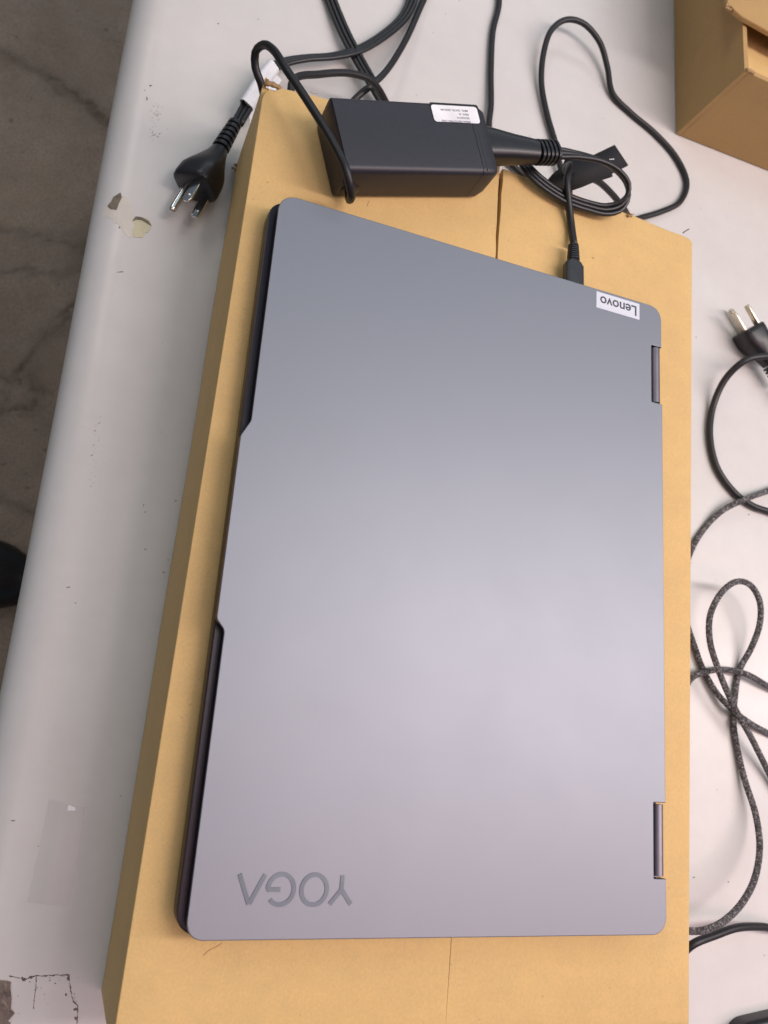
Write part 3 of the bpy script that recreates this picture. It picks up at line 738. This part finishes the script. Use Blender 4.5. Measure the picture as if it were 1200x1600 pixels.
def mains_plug(parent, nose, fwd, roll, scale=1, prong=PRONG, neck=.050):
    """three pin plug: local x towards the prongs, z along the line between the two blades"""
    Mp = frame(nose, fwd, roll)
    def ring(x, hy, hz, e=2.8, dy=0): return srect(x, hy * scale * .95, hz * scale * .93, 32, e, dy=dy)
    loft('plug_body', [ring(-.034, .0056, .0050, 2.2), ring(-.028, .0070, .0066, 2.3), ring(-.021, .0098, .0094, 2.5, -.0005), ring(-.0155, .0124, .0116, 2.8, -.001), ring(-.011, .0138, .0126, 3.2, -.0018), ring(-.004, .0140, .0128, 3.6, -.002), ring(-.0008, .0137, .0125, 3.6, -.002), ring(0, .0126, .0114, 3.6, -.002)], RUBBER2, parent, Mp, deg=50)
    rings = []
    for q in range(6):
        x = -neck + q * (neck - .034) / 6; st = (neck - .034) / 6
        k = .82 + .04 * q
        for e, s in ((0, .72), (.0002 / st, 1), (.62, 1), (.64, .72)): rings.append(srect(x + st * e, .0054 * k * s, .0050 * k * s, 24, 2.3))
    loft('strain_relief', rings, RUBBER2, parent, Mp, deg=30)
    for s in (1, -1):
        bm = bmesh.new()
        out = round_poly([(-.001, -.00317), (.0155, -.00317), (.0175, -.0020), (.0175, .0020), (.0155, .00317), (-.001, .00317)], [0, .001, .001, .001, .001, 0], 3)
        vs = [bm.verts.new((x, y + .0036, s * .00635 + .00075)) for x, y in out]; f = bm.faces.new(vs)
        r = bmesh.ops.extrude_face_region(bm, geom=[f])
        for v in r['geom']:
            if isinstance(v, bmesh.types.BMVert): v.co.z -= .0015
        bmesh.ops.recalc_face_normals(bm, faces=bm.faces)
        bmesh.ops.bevel(bm, geom=[e for e in bm.edges if e.calc_face_angle(0) > .8], offset=.0003, segments=2, profile=.5, affect='EDGES')
        bm.transform(Mp); bl = smooth_by_angle(from_bm('blade', bm, prong, parent), 40)
        bm = bmesh.new()   # the dimple near the tip
        bmesh.ops.create_uvsphere(bm, u_segments=12, v_segments=8, radius=.0014)
        for v in bm.verts: v.co = Vector((v.co.x + .0125, v.co.y + .0036, v.co.z * .6 + s * .00635 + .0006))
        bm.transform(Mp); from_bm('dimple', bm, prong, bl, True)
    loft('ground_pin', [[(x, -.0083 + r * math.cos(a), r * math.sin(a)) for a in [2 * math.pi * k / 20 for k in range(20)]] for x, r in ((-.001, .0024), (.0185, .0024), (.0200, .0021), (.0209, .0014), (.0213, .0006))], prong, parent, Mp)
# left plug: blades one above the other, tilted, ground pin towards the table's edge
nz = at(308, 294, -.0825); back = at(368, 192, -.0845)
fw = (nz - back).normalized()
mains_plug(cord, nz, fw, math.radians(35), 1, PRONG, neck=min(.062, (nz - back).length))

# white tag folded round the cord
tagp = px([(385, 165, -.0835), (396, 148, -.0830), (413, 122, -.0830), (427, 104, -.0838)])
tg = sweep('paper_tag', tagp, flat_profile(.0100, .0062, 3), PAPER, cord, .003, rolls=[.3, .4, .4, .5], closed_ends=False)
bm = bmesh.new(); q = px([(388, 162, -.0835), (425, 108, -.0838), (440, 125, -.0860), (425, 150, -.0870), (391, 193, -.0900), (380, 178, -.0885)])
A_ = [bm.verts.new(v) for v in q]; B_ = [bm.verts.new(v - Vector((0, 0, .0003))) for v in q]
bm.faces.new(A_); bm.faces.new(B_[::-1])
for i in range(len(q)): bm.faces.new((A_[i], B_[i], B_[(i + 1) % len(q)], A_[(i + 1) % len(q)]))
fl = from_bm('tag_flag', bm, PAPER, cord)
dirv = (q[1] - q[0]).normalized(); nrm = (q[1] - q[0]).cross(q[3] - q[0]).normalized()
if nrm.z < 0: nrm = -nrm
sidev = nrm.cross(dirv)
Mt = Matrix((dirv, sidev, nrm)).transposed().to_4x4()
Mt.translation = at(394, 167, -.0865) + nrm * .0006; text_mesh('Made in', .0026, INK, 'lettering', fl, Mt, .00002, .00003)

# black hook-and-loop strap round the bundle behind the box
strap = thing('cable_strap', 'short black velcro cable strap folded across the cables behind the box', 'strap')
def strap_mesh():
    L = px([(868, 296, -.045), (880, 283, -.040), (905, 273, -.034), (935, 260, -.030), (962, 247, -.028), (970, 243, -.029)])
    sweep('band', L, [(-.0085, -.0007), (.0085, -.0007), (.0085, .0007), (-.0085, .0007)], VELC, strap, .002, rolls=[.2, .15, .1, 0, 0, 0])
    L = px([(878, 262, -.050), (895, 266, -.046), (925, 266, -.043), (950, 260, -.041)])
    sweep('band', L, [(-.0080, -.0008), (.0080, -.0008), (.0080, .0008), (-.0080, .0008)], VELC, strap, .002, rolls=[.6, .4, .2, 0])
strap_mesh()
Mt = frame(at(953, 249, -.0272), at(968, 248, -.0275) - at(953, 249, -.0272))
for k in range(3):
    box('white_mark', (k * .0016 - .0004, -.0004, 0), (k * .0016 + .0005, .0004, .00006), PAPER, strap.children[0], M=Mt)
# ------------------------------------------------------------------ right hand side cables
c2 = thing('thick_power_cord', 'thick black power cord with pale metal prongs pointing away, right of the box', 'power cord')
nz = at(1169, 514, -.086); back = at(1212, 590, -.0865)
mains_plug(c2, nz, (nz - back), math.radians(72), .95, BRASS, neck=.052)
L = px([(1221, 606, -.0865), (1245, 640, -.088), (1280, 630, -.092), (1270, 585, -.085), (1235, 556, -.072), (1200, 556, -.068), (1165, 563, -.072), (1135, 590, -.084), (1115, 632, -.0935), (1109, 680, -.095), (1120, 730, -.095), (1146, 768, -.095), (1175, 790, -.095), (1210, 803, -.095), (1290, 850, -.095), (1360, 1000, -.095), (1370, 1250, -.095), (1300, 1420, -.095), (1230, 1453, -.092), (1190, 1448, -.085), (1150, 1450, -.078), (1115, 1462, -.074), (1085, 1474, -.072), (1072, 1484, -.075), (1063, 1510, -.084), (1060, 1560, -.094), (1062, 1640, -.095), (1080, 1720, -.095)])
sweep('cord', L, circle_profile(.0026), RUBBER, c2, .0028)

c3 = thing('braided_cable', 'grey flecked braided fabric cable lying in loops right of the box', 'cable')
bz = -.0957
L = px([(1290, 740, bz), (1240, 752, bz), (1200, 767, -.0925), (1165, 780, -.089), (1130, 797, -.0925), (1105, 820, bz), (1084, 851, bz), (1070, 890, bz), (1066, 930, bz), (1072, 970, bz),
    (1085, 1010, bz), (1098, 1045, bz), (1120, 1083, -.0945), (1148, 1112, -.092), (1175, 1132, -.094), (1205, 1148, bz), (1260, 1175, bz), (1310, 1160, bz), (1300, 1110, bz), (1240, 1092, bz), (1200, 1072, -.0935), (1165, 1053, -.0915), (1130, 1046, -.0935), (1102, 1050, -.0915), (1080, 1060, -.0925),
    (1066, 1090, bz), (1060, 1150, bz), (1058, 1250, bz), (1060, 1340, -.092), (1063, 1400, -.080), (1059, 1430, -.072), (1068, 1452, -.065), (1086, 1455, -.062), (1105, 1452, -.060), (1130, 1440, -.062), (1160, 1410, -.068), (1180, 1370, -.076), (1187, 1320, -.084), (1180, 1270, -.090), (1164, 1220, -.094), (1153, 1175, bz), (1146, 1130, bz), (1148, 1090, bz),
    (1155, 1048, bz), (1174, 1012, -.0905), (1187, 975, -.085), (1187, 940, -.080), (1172, 914, -.076), (1150, 909, -.074), (1128, 925, -.076), (1110, 960, -.080), (1109, 1000, -.082), (1122, 1045, -.082), (1145, 1100, -.084), (1175, 1155, -.088), (1200, 1205, -.093), (1230, 1262, bz), (1290, 1330, bz)])
sweep('cable_run', L, circle_profile(.0022, 16), BRAID, c3, .002)
# the cable is one piece: make the single mesh the thing itself
ch = c3.children[0]; ch.parent = None; ch['label'] = c3['label']; ch['category'] = 'cable'
bpy.data.objects.remove(c3); ch.name = 'braided_cable'

# dark rounded gadget peeping in at the lower right
p = at(1190, 1612, -.09)
gd = thing('small_gadget', 'dark rounded gadget just entering the frame at the lower right corner', 'gadget')
Mg = Matrix.Translation((p.x + .012, p.y - .012, TABLE + .0005)) @ Matrix.Rotation(.12, 4, 'Z')
prism('body', round_poly([(-.035, -.025), (.035, -.025), (.035, .022), (-.035, .022)], .014, 8), 0, .012, RUBBER2, gd, .004, 4, M=Mg)
prism('top_plate', round_poly([(-.029, -.019), (.029, -.019), (.029, .0165), (-.029, .0165)], .011, 8), .0119, .0126, simple('grey_gadget_top', (.13, .135, .13), .4), gd, .0003, M=Mg)

# ------------------------------------------------------------------ second box, far right
b2_ = thing('open_cardboard_box', 'brown cardboard box with partly open lid at the upper right of the table', 'box')
X0, Y0, ZT = .3455, .6000, -.0205
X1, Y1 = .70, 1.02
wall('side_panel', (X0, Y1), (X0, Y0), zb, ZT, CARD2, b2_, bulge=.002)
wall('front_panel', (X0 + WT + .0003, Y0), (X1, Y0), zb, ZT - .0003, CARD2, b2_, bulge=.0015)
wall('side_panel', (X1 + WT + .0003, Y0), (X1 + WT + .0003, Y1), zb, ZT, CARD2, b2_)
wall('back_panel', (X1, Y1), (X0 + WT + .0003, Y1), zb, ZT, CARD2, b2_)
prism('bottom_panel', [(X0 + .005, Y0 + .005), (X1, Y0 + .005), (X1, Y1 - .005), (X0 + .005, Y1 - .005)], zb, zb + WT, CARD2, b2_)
# inner flap, folded in just below the rim of the front
flap('inner_flap', [(X0 + .006, Y0 + .0055), (X1 - .002, Y0 + .0055), (X1 - .002, Y0 + .075), (X0 + .006, Y0 + .070)], CARD, b2_, ZT - .010, lift=lambda x, y: -.10 * (y - Y0))
# outer flap across the back, its near edge cut slanting
pz = ZT + .006
o1, o2, o3 = at(1137, 6, pz), at(1161, 26, pz), at(1202, 49, pz)
dd = (o3 - o2).normalized()
far = o2 + dd * .34
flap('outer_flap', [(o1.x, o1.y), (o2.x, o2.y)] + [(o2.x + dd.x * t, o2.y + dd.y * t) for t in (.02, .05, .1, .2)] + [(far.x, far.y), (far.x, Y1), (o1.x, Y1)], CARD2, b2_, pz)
cc = at(1166, 104, ZT)
sweep('torn_corner', [Vector((X0 + .001, Y0 + .001, ZT + .0006)), Vector((X0 + .0045, Y0 + .0015, ZT + .0008)), Vector((X0 + .009, Y0 + .001, ZT + .0004))], circle_profile(.0015, 7), CARDIN, b2_, .002)
shred('torn_corner', (o1.x + .001, o1.y, pz - .001), (.004, .003, .001), CARDIN, b2_, 6, 9)
